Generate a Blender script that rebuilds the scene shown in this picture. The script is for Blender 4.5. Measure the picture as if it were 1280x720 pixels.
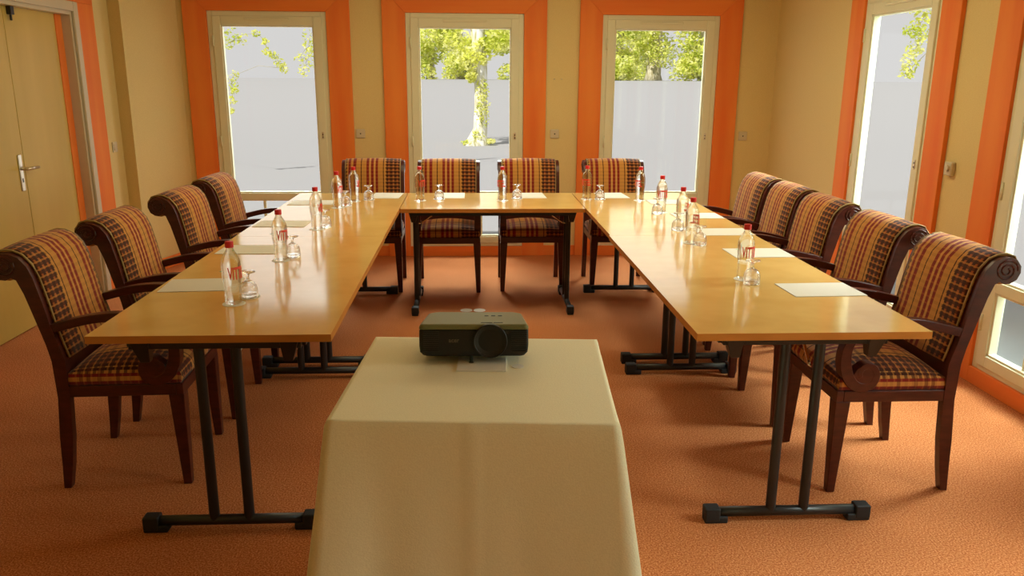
import bpy, bmesh, math, random
from mathutils import Vector, Matrix, noise

# ------------------------------------------------------------------ reset
for o in list(bpy.data.objects): bpy.data.objects.remove(o)
S = bpy.context.scene
COL = S.collection
PI = math.pi

# ------------------------------------------------------------------ camera
def camera():
    yaw, pitch, roll, f, H = .0523, .2532, -.0066, 1000.25, 1.5814
    cy, sy, cp, sp = math.cos(yaw), math.sin(yaw), math.cos(pitch), math.sin(pitch)
    fw = Vector((sy*cp, cy*cp, -sp)); r = Vector((cy, -sy, 0)); d = fw.cross(r)
    cr, sr = math.cos(roll), math.sin(roll)
    r2 = cr*r + sr*d; d2 = -sr*r + cr*d
    m = Matrix((r2, -d2, -fw)).transposed().to_4x4()
    m.translation = (0, 0, H)
    cd = bpy.data.cameras.new('camera'); co = bpy.data.objects.new('camera', cd); COL.objects.link(co)
    cd.sensor_width = 36; cd.lens = f/1280*36; cd.clip_start = .05; cd.clip_end = 400
    co.matrix_world = m
    S.camera = co
camera()

# ------------------------------------------------------------------ world, sun, daylight, exposure
S.view_settings.view_transform = 'Standard'; S.view_settings.look = 'None'
S.view_settings.exposure = 0.0; S.view_settings.gamma = 1.0; S.view_settings.use_curve_mapping = False
w = bpy.data.worlds.new('overcast_sky'); S.world = w; w.use_nodes = True
bg = w.node_tree.nodes['Background']; bg.inputs[0].default_value = (1, .99, .975, 1); bg.inputs[1].default_value = .68
sd = bpy.data.lights.new('sun', 'SUN'); sd.energy = 5.2; sd.angle = .02; sd.color = (1, .96, .88)
so = bpy.data.objects.new('sun', sd); COL.objects.link(so)
so.rotation_euler = (math.radians(30), math.radians(-30), 0)

def daylight(loc, rot, sx, sy, power, color=(1, .97, .86), name='window_daylight', spread=PI):
    ld = bpy.data.lights.new(name, 'AREA'); ld.shape = 'RECTANGLE'; ld.size = sx; ld.size_y = sy
    ld.energy = power; ld.color = color; ld.spread = spread
    o = bpy.data.objects.new(name, ld); COL.objects.link(o); o.location = loc; o.rotation_euler = rot
    return o
P_BACK, P_SIDE, SKY_BACK, SKY_SIDE = 5.0, 14.0, 19.5, 38.0
SKYC, SIDEC, LEVC = (.84, 1, .96), (.82, 1, .98), (.88, 1, .62)
for xc in (-1.74, -.04, 1.69):                       # daylight entering the three back windows: level light off the ground, and steep light from the sky
    daylight((xc, 7.62, 1.25), (math.radians(-90), 0, 0), .95, 1.75, P_BACK)
    daylight((xc, 8.15, 2.15), (math.radians(-42), 0, 0), .9, 1.2, SKY_BACK, SKYC, 'window_skylight', math.radians(70))
for yc in (5.19, 3.50, 1.77, .04):                   # the same through the windows of the right wall, the last one added
    daylight((3.35, yc, 1.2), (0, math.radians(90), 0), 1.75, 1.0, P_SIDE*(2.0 if yc < 1 else 1)*1.25, LEVC, spread=math.radians(150))  # lamp of the added last window doubled to brighten the cloth front
    daylight((3.55, yc, 2.15), (0, math.radians(38), 0), 1.2, .9, SKY_SIDE, SIDEC, 'window_skylight', math.radians(84))
daylight((.40, 4.95, 2.60), (0, 0, 0), 2.6, 1.6, 39.0, (1, .93, .58), 'ceiling_fill')                           # added warm fill, no lamp seen, brightening back wall and far floor

# ------------------------------------------------------------------ materials
def lin(c):
    return tuple(((v/255)/12.92 if v/255 <= .04045 else ((v/255+.055)/1.055)**2.4) for v in c) + (1,)
def mat(name, base, rough=.5, spec=.5, metal=0, **kw):
    m = bpy.data.materials.new(name); m.use_nodes = True
    b = m.node_tree.nodes['Principled BSDF']
    b.inputs['Base Color'].default_value = (*base[:3], 1); b.inputs['Roughness'].default_value = rough
    b.inputs['Specular IOR Level'].default_value = spec; b.inputs['Metallic'].default_value = metal
    for k, v in kw.items(): b.inputs[k.replace('_', ' ')].default_value = v
    return m
def nd(m, t, **kw):
    n = m.node_tree.nodes.new(t)
    for k, v in kw.items(): setattr(n, k, v)
    return n
def lk(m, a, b): m.node_tree.links.new(a, b)
def bsdf(m): return m.node_tree.nodes['Principled BSDF']
def ramp(m, stops, interp='LINEAR'):
    r = nd(m, 'ShaderNodeValToRGB'); cr = r.color_ramp; cr.interpolation = interp
    while len(cr.elements) > 1: cr.elements.remove(cr.elements[-1])
    cr.elements[0].position = stops[0][0]; cr.elements[0].color = (*stops[0][1][:3], 1)
    for p, c in stops[1:]:
        e = cr.elements.new(p); e.color = (*c[:3], 1)
    return r
def noisy(m, stops, scale=(8, 8, 8), detail=4, nscale=1.0, bump=0, bscale=None, coord='Object', dist=.02):
    tc = nd(m, 'ShaderNodeTexCoord'); mp = nd(m, 'ShaderNodeMapping'); mp.inputs['Scale'].default_value = scale
    nz = nd(m, 'ShaderNodeTexNoise'); nz.inputs['Scale'].default_value = nscale; nz.inputs['Detail'].default_value = detail
    lk(m, tc.outputs[coord], mp.inputs[0]); lk(m, mp.outputs[0], nz.inputs['Vector'])
    r = ramp(m, stops); lk(m, nz.outputs[0], r.inputs[0]); lk(m, r.outputs[0], bsdf(m).inputs['Base Color'])
    if bump:
        bp = nd(m, 'ShaderNodeBump'); bp.inputs['Strength'].default_value = bump; bp.inputs['Distance'].default_value = dist
        lk(m, nz.outputs[0], bp.inputs['Height']); lk(m, bp.outputs[0], bsdf(m).inputs['Normal'])
    return m
M = {}
# walls: cream yellow wallpaper with a fine weave
M['wall'] = noisy(mat('cream_wallpaper', (.7, .52, .24), .75, .25), [(.3, (.71, .565, .265)), (.7, (.76, .62, .30))], (90, 90, 220), 3, 1, .05)
M['ceiling'] = mat('ceiling_paint', (.78, .66, .44), .9, .2)
def orange_wood(name, a, b, sc, rough=.5):
    return noisy(mat(name, a, rough, .15), [(.28, a), (.5, tuple((x+y)/2 for x, y in zip(a, b))), (.72, b)], sc, 5, 1, .03)
M['trim_v'] = orange_wood('orange_wood_upright', (.82, .185, .040), (.88, .275, .058), (9, 9, .9))
M['trim_x'] = orange_wood('orange_wood_level', (.82, .185, .040), (.88, .275, .058), (.9, 9, 9))
M['trim_y'] = orange_wood('orange_wood_side', (.82, .185, .040), (.88, .275, .058), (9, .9, 9))
M['pvc'] = mat('white_window_frame', (.77, .77, .58), .4, .35)
M['door'] = orange_wood('beech_door_veneer', (.58, .41, .105), (.66, .475, .135), (5, 5, .6), .35)
M['door_frame'] = mat('door_frame_paint', (.62, .55, .42), .4, .4)
M['plate'] = mat('socket_plastic', (.62, .55, .40), .4, .4)
M['dark'] = mat('dark_plastic', (.012, .011, .010), .45, .4)
M['alu'] = mat('brushed_aluminium', (.7, .64, .52), .3, .5, 1)
M['chrome'] = mat('chrome', (.75, .72, .65), .15, .5, 1)
M['black_metal'] = mat('black_powder_coat', (.012, .012, .013), .38, .5)
M['rubber'] = mat('black_foot_cap', (.02, .02, .022), .6, .35)
# carpet
mc = mat('rust_carpet', (.4, .14, .05), .95, .1)
tc = nd(mc, 'ShaderNodeTexCoord'); n1 = nd(mc, 'ShaderNodeTexNoise'); n1.inputs['Scale'].default_value = 165; n1.inputs['Detail'].default_value = 5
n2 = nd(mc, 'ShaderNodeTexNoise'); n2.inputs['Scale'].default_value = 2.2; n2.inputs['Detail'].default_value = 3
lk(mc, tc.outputs['Object'], n1.inputs['Vector']); lk(mc, tc.outputs['Object'], n2.inputs['Vector'])
r1 = ramp(mc, [(.36, (.35, .094, .029)), (.5, (.53, .180, .058)), (.64, (.70, .295, .120))]); lk(mc, n1.outputs[0], r1.inputs[0])
r2 = ramp(mc, [(.3, (.88, .86, .84)), (.7, (1.0, 1.0, 1.0))]); lk(mc, n2.outputs[0], r2.inputs[0])
mx = nd(mc, 'ShaderNodeMix', data_type='RGBA', blend_type='MULTIPLY'); mx.inputs[0].default_value = 1
lk(mc, r1.outputs[0], mx.inputs[6]); lk(mc, r2.outputs[0], mx.inputs[7]); lk(mc, mx.outputs[2], bsdf(mc).inputs['Base Color'])
bp = nd(mc, 'ShaderNodeBump'); bp.inputs['Strength'].default_value = .35; bp.inputs['Distance'].default_value = .004
lk(mc, n1.outputs[0], bp.inputs['Height']); lk(mc, bp.outputs[0], bsdf(mc).inputs['Normal'])
M['carpet'] = mc
# tables
M['laminate'] = noisy(mat('beech_laminate', (.6, .33, .1),     .11, .36), [(.35, (.66, .40, .125)), (.65, (.72, .45, .15))], (3, 3, 3), 4, 2.0)
M['edge'] = orange_wood('table_edge_band', (.46, .17, .028), (.55, .22, .045), (6, 6, 30), .4)
# chairs
M['wood'] = noisy(mat('dark_mahogany', (.06, .014, .008), .3, .45), [(.3, (.052, .008, .005)), (.7, (.090, .015, .008))], (14, 14, 60), 4, 1)
OC, OC2 = (.56, .25, .055), (.62, .29, .075)
MR, BR = (.24, .018, .012), (.06, .014, .007)
def plaid(name, seat=False):
    m = mat(name, OC, .85, .15)
    uv = nd(m, 'ShaderNodeUVMap'); sep = nd(m, 'ShaderNodeSeparateXYZ'); lk(m, uv.outputs[0], sep.inputs[0])
    def mth(op, a, b=None):
        n = nd(m, 'ShaderNodeMath', operation=op)
        for i, v in enumerate((a, b)):
            if v is None: continue
            if isinstance(v, (int, float)): n.inputs[i].default_value = v
            else: lk(m, v, n.inputs[i])
        return n.outputs[0]
    t = mth('FRACT', mth('ADD', mth('DIVIDE', sep.outputs[0], .44), 2.5))
    st = [(0, BR), (.022, OC), (.06, MR), (.105, OC), (.145, MR), (.20, OC), (.285, BR), (.300, OC), (.385, MR), (.43, OC2), (.465, MR), (.513, OC2), (.548, MR), (.593, OC), (.682, BR), (.697, OC),
          (.74, BR), (.775, (.34, .09, .022)), (.805, BR), (.855, (.40, .12, .03)), (.885, BR), (.925, (.34, .09, .022)), (.955, BR), (.985, OC)]
    cr = ramp(m, st, 'CONSTANT'); lk(m, t, cr.inputs[0])
    # horizontal weave: narrow light threads and dark bars that turn the brown stripes into checks
    pv = mth('FRACT', mth('DIVIDE', sep.outputs[1], .029))
    bar = ramp(m, [(0, (0, 0, 0)), (.5, (1, 1, 1)), (.93, (0, 0, 0))], 'CONSTANT'); lk(m, pv, bar.inputs[0])
    zone = ramp(m, [(0, (.75,)*3), (.04, (.16,)*3), (.20, (.13,)*3), (.70, (.15,)*3), (.73, (.8,)*3)], 'CONSTANT'); lk(m, t, zone.inputs[0])
    a = mth('MULTIPLY', bar.outputs[0], zone.outputs[0])
    mix1 = nd(m, 'ShaderNodeMix', data_type='RGBA'); lk(m, a, mix1.inputs[0]); lk(m, cr.outputs[0], mix1.inputs[6]); mix1.inputs[7].default_value = (.055, .016, .008, 1)
    line = ramp(m, [(0, (1, 1, 1)), (.22, (0, 0, 0))], 'CONSTANT'); lk(m, pv, line.inputs[0])
    zl = ramp(m, [(0, (.4,)*3), (.04, (.20,)*3), (.72, (.5,)*3)], 'CONSTANT'); lk(m, t, zl.inputs[0]); b = mth('MULTIPLY', line.outputs[0], zl.outputs[0])
    mix2 = nd(m, 'ShaderNodeMix', data_type='RGBA'); lk(m, b, mix2.inputs[0]); lk(m, mix1.outputs[2], mix2.inputs[6]); mix2.inputs[7].default_value = (.58, .24, .05, 1)
    out = mix2.outputs[2]
    if seat:                                   # the seat shows the cross bars of the tartan strongly
        t2 = mth('FRACT', mth('DIVIDE', sep.outputs[1], .23))
        hb = ramp(m, [(0, (0, 0, 0)), (.10, (.45,)*3), (.17, (0, 0, 0)), (.28, (.6,)*3), (.34, (0, 0, 0)), (.40, (.6,)*3), (.46, (0, 0, 0)), (.62, (.3,)*3), (.64, (0, 0, 0)), (.80, (.5,)*3), (.86, (0, 0, 0))], 'CONSTANT'); lk(m, t2, hb.inputs[0])
        mix3 = nd(m, 'ShaderNodeMix', data_type='RGBA'); lk(m, hb.outputs[0], mix3.inputs[0]); lk(m, out, mix3.inputs[6]); mix3.inputs[7].default_value = (.10, .016, .009, 1)
        out = mix3.outputs[2]
    lk(m, out, bsdf(m).inputs['Base Color'])
    bsdf(m).inputs['Sheen Weight'].default_value = .15
    return m
M['piping'] = mat('beige_piping', (.40, .27, .10), .6, .3)
M['plaid'] = plaid('plaid_fabric'); M['plaid_seat'] = plaid('plaid_seat_fabric', True)
# tabletop things
M['paper'] = mat('white_paper', (.72, .67, .58), .7, .2)
M['cloth'] = noisy(mat('white_cotton', (.76, .70, .55), .85, .15), [(.4, (.80, .735, .53)), (.6, (.84, .775, .565))], (260, 260, 260), 2, 1, .08)
M['red'] = mat('red_plastic', (.62, .015, .02), .35, .5)
M['red_ink'] = mat('red_print', (.80, .06, .03), .45, .4)
M['green_ink'] = mat('green_print', (.05, .25, .06), .5, .4)
def clear(name, ior, through, tint=(1, 1, 1)):
    m = bpy.data.materials.new(name); m.use_nodes = True; nt = m.node_tree; nt.nodes.clear()
    o = nd(m, 'ShaderNodeOutputMaterial'); g = nd(m, 'ShaderNodeBsdfGlass'); g.inputs['IOR'].default_value = ior; g.inputs['Roughness'].default_value = 0.0
    g.inputs['Color'].default_value = (*tint, 1)
    t = nd(m, 'ShaderNodeBsdfTransparent'); x = nd(m, 'ShaderNodeMixShader'); x.inputs[0].default_value = through
    lk(m, g.outputs[0], x.inputs[1]); lk(m, t.outputs[0], x.inputs[2]); lk(m, x.outputs[0], o.inputs[0])
    return m
M['pet'] = clear('water_filled_plastic', 1.33, .45, (.98, 1, .98)); M['glass'] = clear('drinking_glass', 1.45, .25)
def pane():
    m = bpy.data.materials.new('window_pane'); m.use_nodes = True; nt = m.node_tree; nt.nodes.clear()
    o = nd(m, 'ShaderNodeOutputMaterial'); t = nd(m, 'ShaderNodeBsdfTransparent'); g = nd(m, 'ShaderNodeBsdfGlossy'); g.inputs['Roughness'].default_value = 0.0
    x = nd(m, 'ShaderNodeMixShader'); x.inputs[0].default_value = .014
    lk(m, t.outputs[0], x.inputs[1]); lk(m, g.outputs[0], x.inputs[2]); lk(m, x.outputs[0], o.inputs[0]); return m
M['pane'] = pane()
M['proj_top'] = mat('projector_top_shell', (.17, .155, .06), .5, .25)  # olive base colour stands in for foliage reflected in the top
M['proj_front'] = mat('projector_black_front', (.010, .009, .008), .45, .4)
M['lens'] = mat('lens_glass', (.004, .004, .005), .08, .8)
M['lens_ring'] = mat('lens_ring', (.022, .019, .016), .5, .4)
M['logo'] = mat('silver_logo', (.12, .09, .06), .4, .5)
# outside
M['ground'] = mat('pale_sunlit_ground', (.335, .336, .342), 1.0, 0)
M['facade'] = mat('outside_render', (.42, .40, .30), .9, .1)
M['bark'] = noisy(mat('bark', (.3, .27, .16), .9, .1), [(.3, (.30, .26, .13)), (.7, (.66, .62, .46))], (7, 7, 2.0), 5, 1, .6)
def leafmat(name, a, b, c):
    m = mat(name, a, .6, .2)
    tcn = nd(m, 'ShaderNodeTexCoord'); nz = nd(m, 'ShaderNodeTexNoise'); nz.inputs['Scale'].default_value = 2.6; nz.inputs['Detail'].default_value = 4
    lk(m, tcn.outputs['Object'], nz.inputs['Vector']); r = ramp(m, [(.32, a), (.5, b), (.66, c)]); lk(m, nz.outputs[0], r.inputs[0])
    lk(m, r.outputs[0], bsdf(m).inputs['Base Color'])
    tr = nd(m, 'ShaderNodeBsdfTranslucent'); lk(m, r.outputs[0], tr.inputs['Color'])
    mxs = nd(m, 'ShaderNodeMixShader'); mxs.inputs[0].default_value = .5
    out = m.node_tree.nodes['Material Output']; lk(m, bsdf(m).outputs[0], mxs.inputs[1]); lk(m, tr.outputs[0], mxs.inputs[2]); lk(m, mxs.outputs[0], out.inputs[0])
    return m
M['pale_bark'] = noisy(mat('pale_bark', (.8, .78, .7), .9, .1), [(.36, (.36, .34, .14)), (.5, (.70, .67, .50)), (.62, (.88, .87, .80))], (9, 9, 2.4), 6, 1, .4)
M['leaf'] = leafmat('sunlit_leaves', (.50, .60, .05), (.82, .84, .18), (.93, .92, .5))
M['leaf_dark'] = leafmat('far_leaves', (.42, .54, .06), (.82, .84, .20), (.94, .93, .55))

# ------------------------------------------------------------------ object helpers
def link(name, me, m=None, parent=None):
    o = bpy.data.objects.new(name, me); COL.objects.link(o)
    if m is not None and me is not None:
        for k in (m if isinstance(m, (list, tuple)) else [m]): me.materials.append(k)
    if parent is not None: o.parent = parent
    return o
def obj(name, bm, m, parent=None, smooth=False, bevel=0, seg=2, angle=35):
    bmesh.ops.recalc_face_normals(bm, faces=bm.faces)
    me = bpy.data.meshes.new(name); bm.to_mesh(me); bm.free()
    o = link(name, me, m, parent)
    if smooth:
        for p in me.polygons: p.use_smooth = True
    if bevel:
        b = o.modifiers.new('bevel', 'BEVEL'); b.width = bevel; b.segments = seg; b.limit_method = 'ANGLE'; b.angle_limit = math.radians(angle)
        for p in me.polygons: p.use_smooth = True
        wn = o.modifiers.new('wn', 'WEIGHTED_NORMAL'); wn.keep_sharp = True
    return o
def empty(name, loc=(0, 0, 0), rz=0):
    o = bpy.data.objects.new(name, None); o.empty_display_size = .1; COL.objects.link(o)
    o.location = loc; o.rotation_euler = (0, 0, rz); return o
def tag(o, label=None, cat=None, group=None, kind=None):
    if label: o['label'] = label
    if cat: o['category'] = cat
    if group: o['group'] = group
    if kind: o['kind'] = kind
    return o
def dup(root):
    r = root.copy(); COL.objects.link(r)
    for ch in root.children:
        c = ch.copy(); COL.objects.link(c); c.parent = r
        for g in ch.children:
            e = g.copy(); COL.objects.link(e); e.parent = c
    return r
def box(bm, x0, x1, y0, y1, z0, z1):
    v = [bm.verts.new((x, y, z)) for x in (x0, x1) for y in (y0, y1) for z in (z0, z1)]
    for f in ((0, 1, 3, 2), (4, 6, 7, 5), (0, 4, 5, 1), (2, 3, 7, 6), (0, 2, 6, 4), (1, 5, 7, 3)): bm.faces.new([v[i] for i in f])
    return bm
def frustum(bm, b, t, z0, z1):      # b, t = (x0,x1,y0,y1) at bottom and top
    lo = [bm.verts.new((b[i], b[j], z0)) for i, j in ((0, 2), (1, 2), (1, 3), (0, 3))]
    hi = [bm.verts.new((t[i], t[j], z1)) for i, j in ((0, 2), (1, 2), (1, 3), (0, 3))]
    bm.faces.new(lo[::-1]); bm.faces.new(hi)
    for i in range(4): bm.faces.new((lo[i], lo[(i+1) % 4], hi[(i+1) % 4], hi[i]))
    return bm
def prism(bm, outline, x0, x1):     # outline in (y, z), extruded along x
    a = [bm.verts.new((x0, y, z)) for y, z in outline]; b = [bm.verts.new((x1, y, z)) for y, z in outline]
    n = len(outline)
    bm.faces.new(a); bm.faces.new(b[::-1])
    for i in range(n): bm.faces.new((a[i], b[i], b[(i+1) % n], a[(i+1) % n]))
    return bm
def lathe(bm, prof, n=24, cap=True, c=(0, 0, 0)):
    rings = []
    for r, z in prof:
        if r < 1e-5: rings.append([bm.verts.new((c[0], c[1], c[2]+z))])
        else: rings.append([bm.verts.new((c[0]+r*math.cos(2*PI*i/n), c[1]+r*math.sin(2*PI*i/n), c[2]+z)) for i in range(n)])
    for A, B in zip(rings, rings[1:]):
        for i in range(n):
            j = (i+1) % n
            if len(A) == 1 and len(B) == 1: continue
            if len(A) == 1: bm.faces.new((A[0], B[j], B[i]))
            elif len(B) == 1: bm.faces.new((A[i], A[j], B[0]))
            else: bm.faces.new((A[i], A[j], B[j], B[i]))
    if cap:
        for R_ in (rings[0], rings[-1]):
            if len(R_) > 2: bm.faces.new(R_)
    return bm
def tube(bm, pts, rad, n=8, flat=1.0):
    pts = [Vector(p) for p in pts]; rings = []
    for i, p in enumerate(pts):
        d = (pts[min(i+1, len(pts)-1)] - pts[max(i-1, 0)]).normalized()
        a = d.cross(Vector((0, 0, 1)) if abs(d.z) < .9 else Vector((1, 0, 0))).normalized(); b = d.cross(a)
        r = rad[i] if isinstance(rad, (list, tuple)) else rad
        rings.append([bm.verts.new(p + a*(r*math.cos(2*PI*k/n)) + b*(r*flat*math.sin(2*PI*k/n))) for k in range(n)])
    for A, B in zip(rings, rings[1:]):
        for k in range(n): bm.faces.new((A[k], A[(k+1) % n], B[(k+1) % n], B[k]))
    bm.faces.new(rings[0]); bm.faces.new(rings[-1][::-1])
    return bm
def cyl(bm, c, r, axis, length, n=24):
    """closed cylinder centred at c along axis x/y/z"""
    ax = {'x': Vector((1, 0, 0)), 'y': Vector((0, 1, 0)), 'z': Vector((0, 0, 1))}[axis]
    c = Vector(c); return tube(bm, [c-ax*length/2, c+ax*length/2], r, n)
def bezier_smooth(pts, k=4):        # Catmull-Rom through 2-D points
    out = []
    for i in range(len(pts)-1):
        p0 = pts[max(i-1, 0)]; p1 = pts[i]; p2 = pts[i+1]; p3 = pts[min(i+2, len(pts)-1)]
        for s in range(k):
            t = s/k
            out.append(tuple(.5*((2*b) + (-a+c)*t + (2*a-5*b+4*c-d)*t*t + (-a+3*b-3*c+d)*t**3) for a, b, c, d in zip(p0, p1, p2, p3)))
    out.append(pts[-1]); return out
def text_mesh(s, size, bold=0.0, extrude=.0006):
    cu = bpy.data.curves.new('lettering', 'FONT'); cu.body = s; cu.size = size; cu.extrude = extrude; cu.offset = bold
    cu.align_x = 'CENTER'; cu.align_y = 'CENTER'
    o = bpy.data.objects.new('lettering', cu); COL.objects.link(o)
    bpy.context.view_layer.update()
    me = bpy.data.meshes.new_from_object(o.evaluated_get(bpy.context.evaluated_depsgraph_get()))
    bpy.data.objects.remove(o); bpy.data.curves.remove(cu)
    return me
def struct(o, label, cat): return tag(o, label, cat, kind='structure')

# ------------------------------------------------------------------ room shell
XR, XL, YB, YF, ZC = 2.745, -2.79, 7.335, -2.2, 2.62
WT = .06
Z0, Z1 = .09, 2.147                     # window frame bottom and top
WB = [(-2.245, -1.235), (-.558, .474), (1.166, 2.207)]         # back windows in x
WR = [(4.74, 5.69), (3.0, 4.005), (1.27, 2.27), (-.46, .54)]                # right windows in y (the last, unseen, is added to light the cloth front)
def reveal(bm, ax):                     # the outer face and the window reveals are rendered white, the room face papered
    bmesh.ops.recalc_face_normals(bm, faces=bm.faces)
    for f in bm.faces: f.material_index = 0 if f.normal[ax] < -.5 else 1
def segs(a, b, holes):
    out = []; p = a
    for h0, h1 in sorted(holes): out.append((p, h0)); p = h1
    out.append((p, b)); return out
struct(obj('floor', box(bmesh.new(), -3.2, XR+WT, YF-.2, YB+WT, -.12, 0), M['carpet']), 'rust orange carpet covering the whole floor', 'floor')
struct(obj('ceiling', box(bmesh.new(), -3.2, XR+WT, YF-.2, YB+WT, ZC, ZC+.2), M['ceiling']), 'cream ceiling above the room', 'ceiling')
bm = bmesh.new()
for a, b in segs(-3.0, XR+WT, WB): box(bm, a, b, YB, YB+WT, 0, ZC)
for a, b in WB: box(bm, a, b, YB, YB+WT, 0, Z0); box(bm, a, b, YB, YB+WT, Z1, ZC)
reveal(bm, 1)
struct(obj('wall_back', bm, [M['wall'], M['facade']]), 'cream yellow back wall with three tall windows', 'wall')
bm = bmesh.new()
for a, b in segs(YF, YB, WR): box(bm, XR, XR+WT, a, b, 0, ZC)
for a, b in WR: box(bm, XR, XR+WT, a, b, 0, Z0); box(bm, XR, XR+WT, a, b, Z1, ZC)
reveal(bm, 0)
struct(obj('wall_right', bm, [M['wall'], M['facade']]), 'cream yellow right wall with tall windows', 'wall')
DY0, DY1, DZ = 4.42, 6.07, 2.045        # door opening on the left wall
bm = bmesh.new()
box(bm, XL-WT, XL, YF, DY0, 0, ZC); box(bm, XL-WT, XL, DY1, YB, 0, ZC); box(bm, XL-WT, XL, DY0, DY1, DZ, ZC)
struct(obj('wall_left', bm, M['wall']), 'cream yellow left wall around the double door', 'wall')
bm = bmesh.new()
pier = [(XL, 6.66), (-2.684, 6.627), (-2.50, YB), (XL, YB)]
lo = [bm.verts.new((x, y, 0)) for x, y in pier]; hi = [bm.verts.new((x, y, ZC)) for x, y in pier]
bm.faces.new(lo); bm.faces.new(hi)
for i in range(4): bm.faces.new((lo[i], lo[(i+1) % 4], hi[(i+1) % 4], hi[i]))
struct(obj('wall_pier', bm, M['wall']), 'cream projecting pier in the back left corner', 'wall')
struct(obj('wall_front', box(bmesh.new(), XL-WT, XR+WT, YF-.2, YF, 0, ZC), M['wall']), 'cream wall behind the camera', 'wall')

# ------------------------------------------------------------------ windows (local: width along x, inside faces -y, frame face at y=0)
def window(n, w_, loc, rz, label, muntins=2):
    o = empty('window_%d' % n, loc, rz); struct(o, label, 'window')
    h0, h1 = Z0, Z1; W = w_/2
    bm = bmesh.new()                                             # fixed outer frame
    box(bm, -W, -W+.045, -.012, .05, h0, h1); box(bm, W-.045, W, -.012, .05, h0, h1)
    box(bm, -W+.045, W-.045, -.012, .05, h1-.045, h1); box(bm, -W+.045, W-.045, -.012, .05, h0, h0+.035)
    obj('frame', bm, M['pvc'], o, bevel=.004)
    a, zb, zt, m0, m1 = W-.112, .183, 2.03, .528, .587
    bm = bmesh.new()                                             # sash with a lock rail
    box(bm, -W+.042, -a, -.024, .042, h0+.03, h1-.04); box(bm, a, W-.042, -.024, .042, h0+.03, h1-.04)
    box(bm, -a, a, -.024, .042, zt, h1-.04); box(bm, -a, a, -.024, .042, h0+.03, zb); box(bm, -a, a, -.024, .042, m0, m1)
    obj('sash', bm, M['pvc'], o, bevel=.005)
    bm = bmesh.new()                                             # glazing beads
    for z0, z1 in ((zb, m0), (m1, zt)):
        for x in (-a, a): box(bm, x-.012 if x > 0 else x-.002, x+.002 if x > 0 else x+.012, -.014, .03, z0, z1)
        box(bm, -a, a, -.014, .03, z0-.002, z0+.012); box(bm, -a, a, -.014, .03, z1-.012, z1+.002)
    obj('glazing_bead', bm, M['pvc'], o, bevel=.003)
    obj('pane', box(bmesh.new(), -a, a, .016, .020, m1, zt), M['pane'], o)
    obj('pane', box(bmesh.new(), -a, a, .016, .020, zb, m0), M['pane'], o)
    for k in range(muntins):
        x = -a + 2*a*(k+1)/(muntins+1)
        obj('muntin', box(bmesh.new(), x-.012, x+.012, .004, .034, zb, m0), M['pvc'], o, bevel=.003)
    obj('vent', box(bmesh.new(), -.19, .19, -.034, -.022, h1-.075, h1-.055), M['pvc'], o, bevel=.005)
    for z in (.35, 1.05, 1.9): obj('hinge', cyl(bmesh.new(), (-W+.042, -.026, z), .008, 'z', .09, 12), M['pvc'], o, smooth=True)
    bm = bmesh.new(); box(bm, W-.085, W-.065, -.028, -.020, 1.07, 1.13); obj('lock', bm, M['alu'], o, bevel=.004)
    bm = bmesh.new(); box(bm, W-.079, W-.071, -.030, -.026, 1.08, 1.09); box(bm, W-.079, W-.071, -.030, -.026, 1.105, 1.115); obj('keyhole', bm, M['dark'], o)
    return o
def surround(n, w_, loc, rz, label, lvl, upright):
    o = empty('trim_%d' % n, loc, rz); struct(o, label, 'window surround')
    W = w_/2; t = .2
    def board(pts, m):          # mitred board, pts in x,z
        bm = bmesh.new(); f = [bm.verts.new((x, -.028, z)) for x, z in pts]; b = [bm.verts.new((x, 0, z)) for x, z in pts]
        bm.faces.new(f); bm.faces.new(b[::-1])
        for i in range(len(pts)): bm.faces.new((f[i], b[i], b[(i+1) % len(pts)], f[(i+1) % len(pts)]))
        obj('board', bm, m, o, bevel=.003)
    board([(-W-t, 0), (-W, 0), (-W, Z1), (-W-t, Z1+t)], upright); board([(W, 0), (W+t, 0), (W+t, Z1+t), (W, Z1)], upright)
    board([(-W-t, Z1+t), (-W, Z1), (W, Z1), (W+t, Z1+t)], lvl)
    bm = bmesh.new(); box(bm, -W, W, -.028, 0, 0, Z0); obj('board', bm, lvl, o, bevel=.003)
bl = ['left', 'middle', 'right']
for i, (a, b) in enumerate(WB):
    window(i+1, b-a, ((a+b)/2, YB, 0), 0, '%s window of the back wall, white framed with low cross rail' % bl[i])
    surround(i+1, b-a, ((a+b)/2, YB, 0), 0, 'orange wooden surround of the %s window in the back wall' % bl[i], M['trim_x'], M['trim_v'])
rl = ['farther window of the right wall, white framed', 'nearer window of the right wall, cut off by the picture edge', 'third window of the right wall, beside the camera', 'added unseen fourth window of the right wall, behind the camera for its light']
for i, (a, b) in enumerate(WR):
    window(i+4, b-a, (XR, (a+b)/2, 0), -PI/2, rl[i])
    surround(i+4, b-a, (XR, (a+b)/2, 0), -PI/2, 'orange wooden surround of the ' + rl[i].split(',')[0], M['trim_x'], M['trim_v'])
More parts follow.
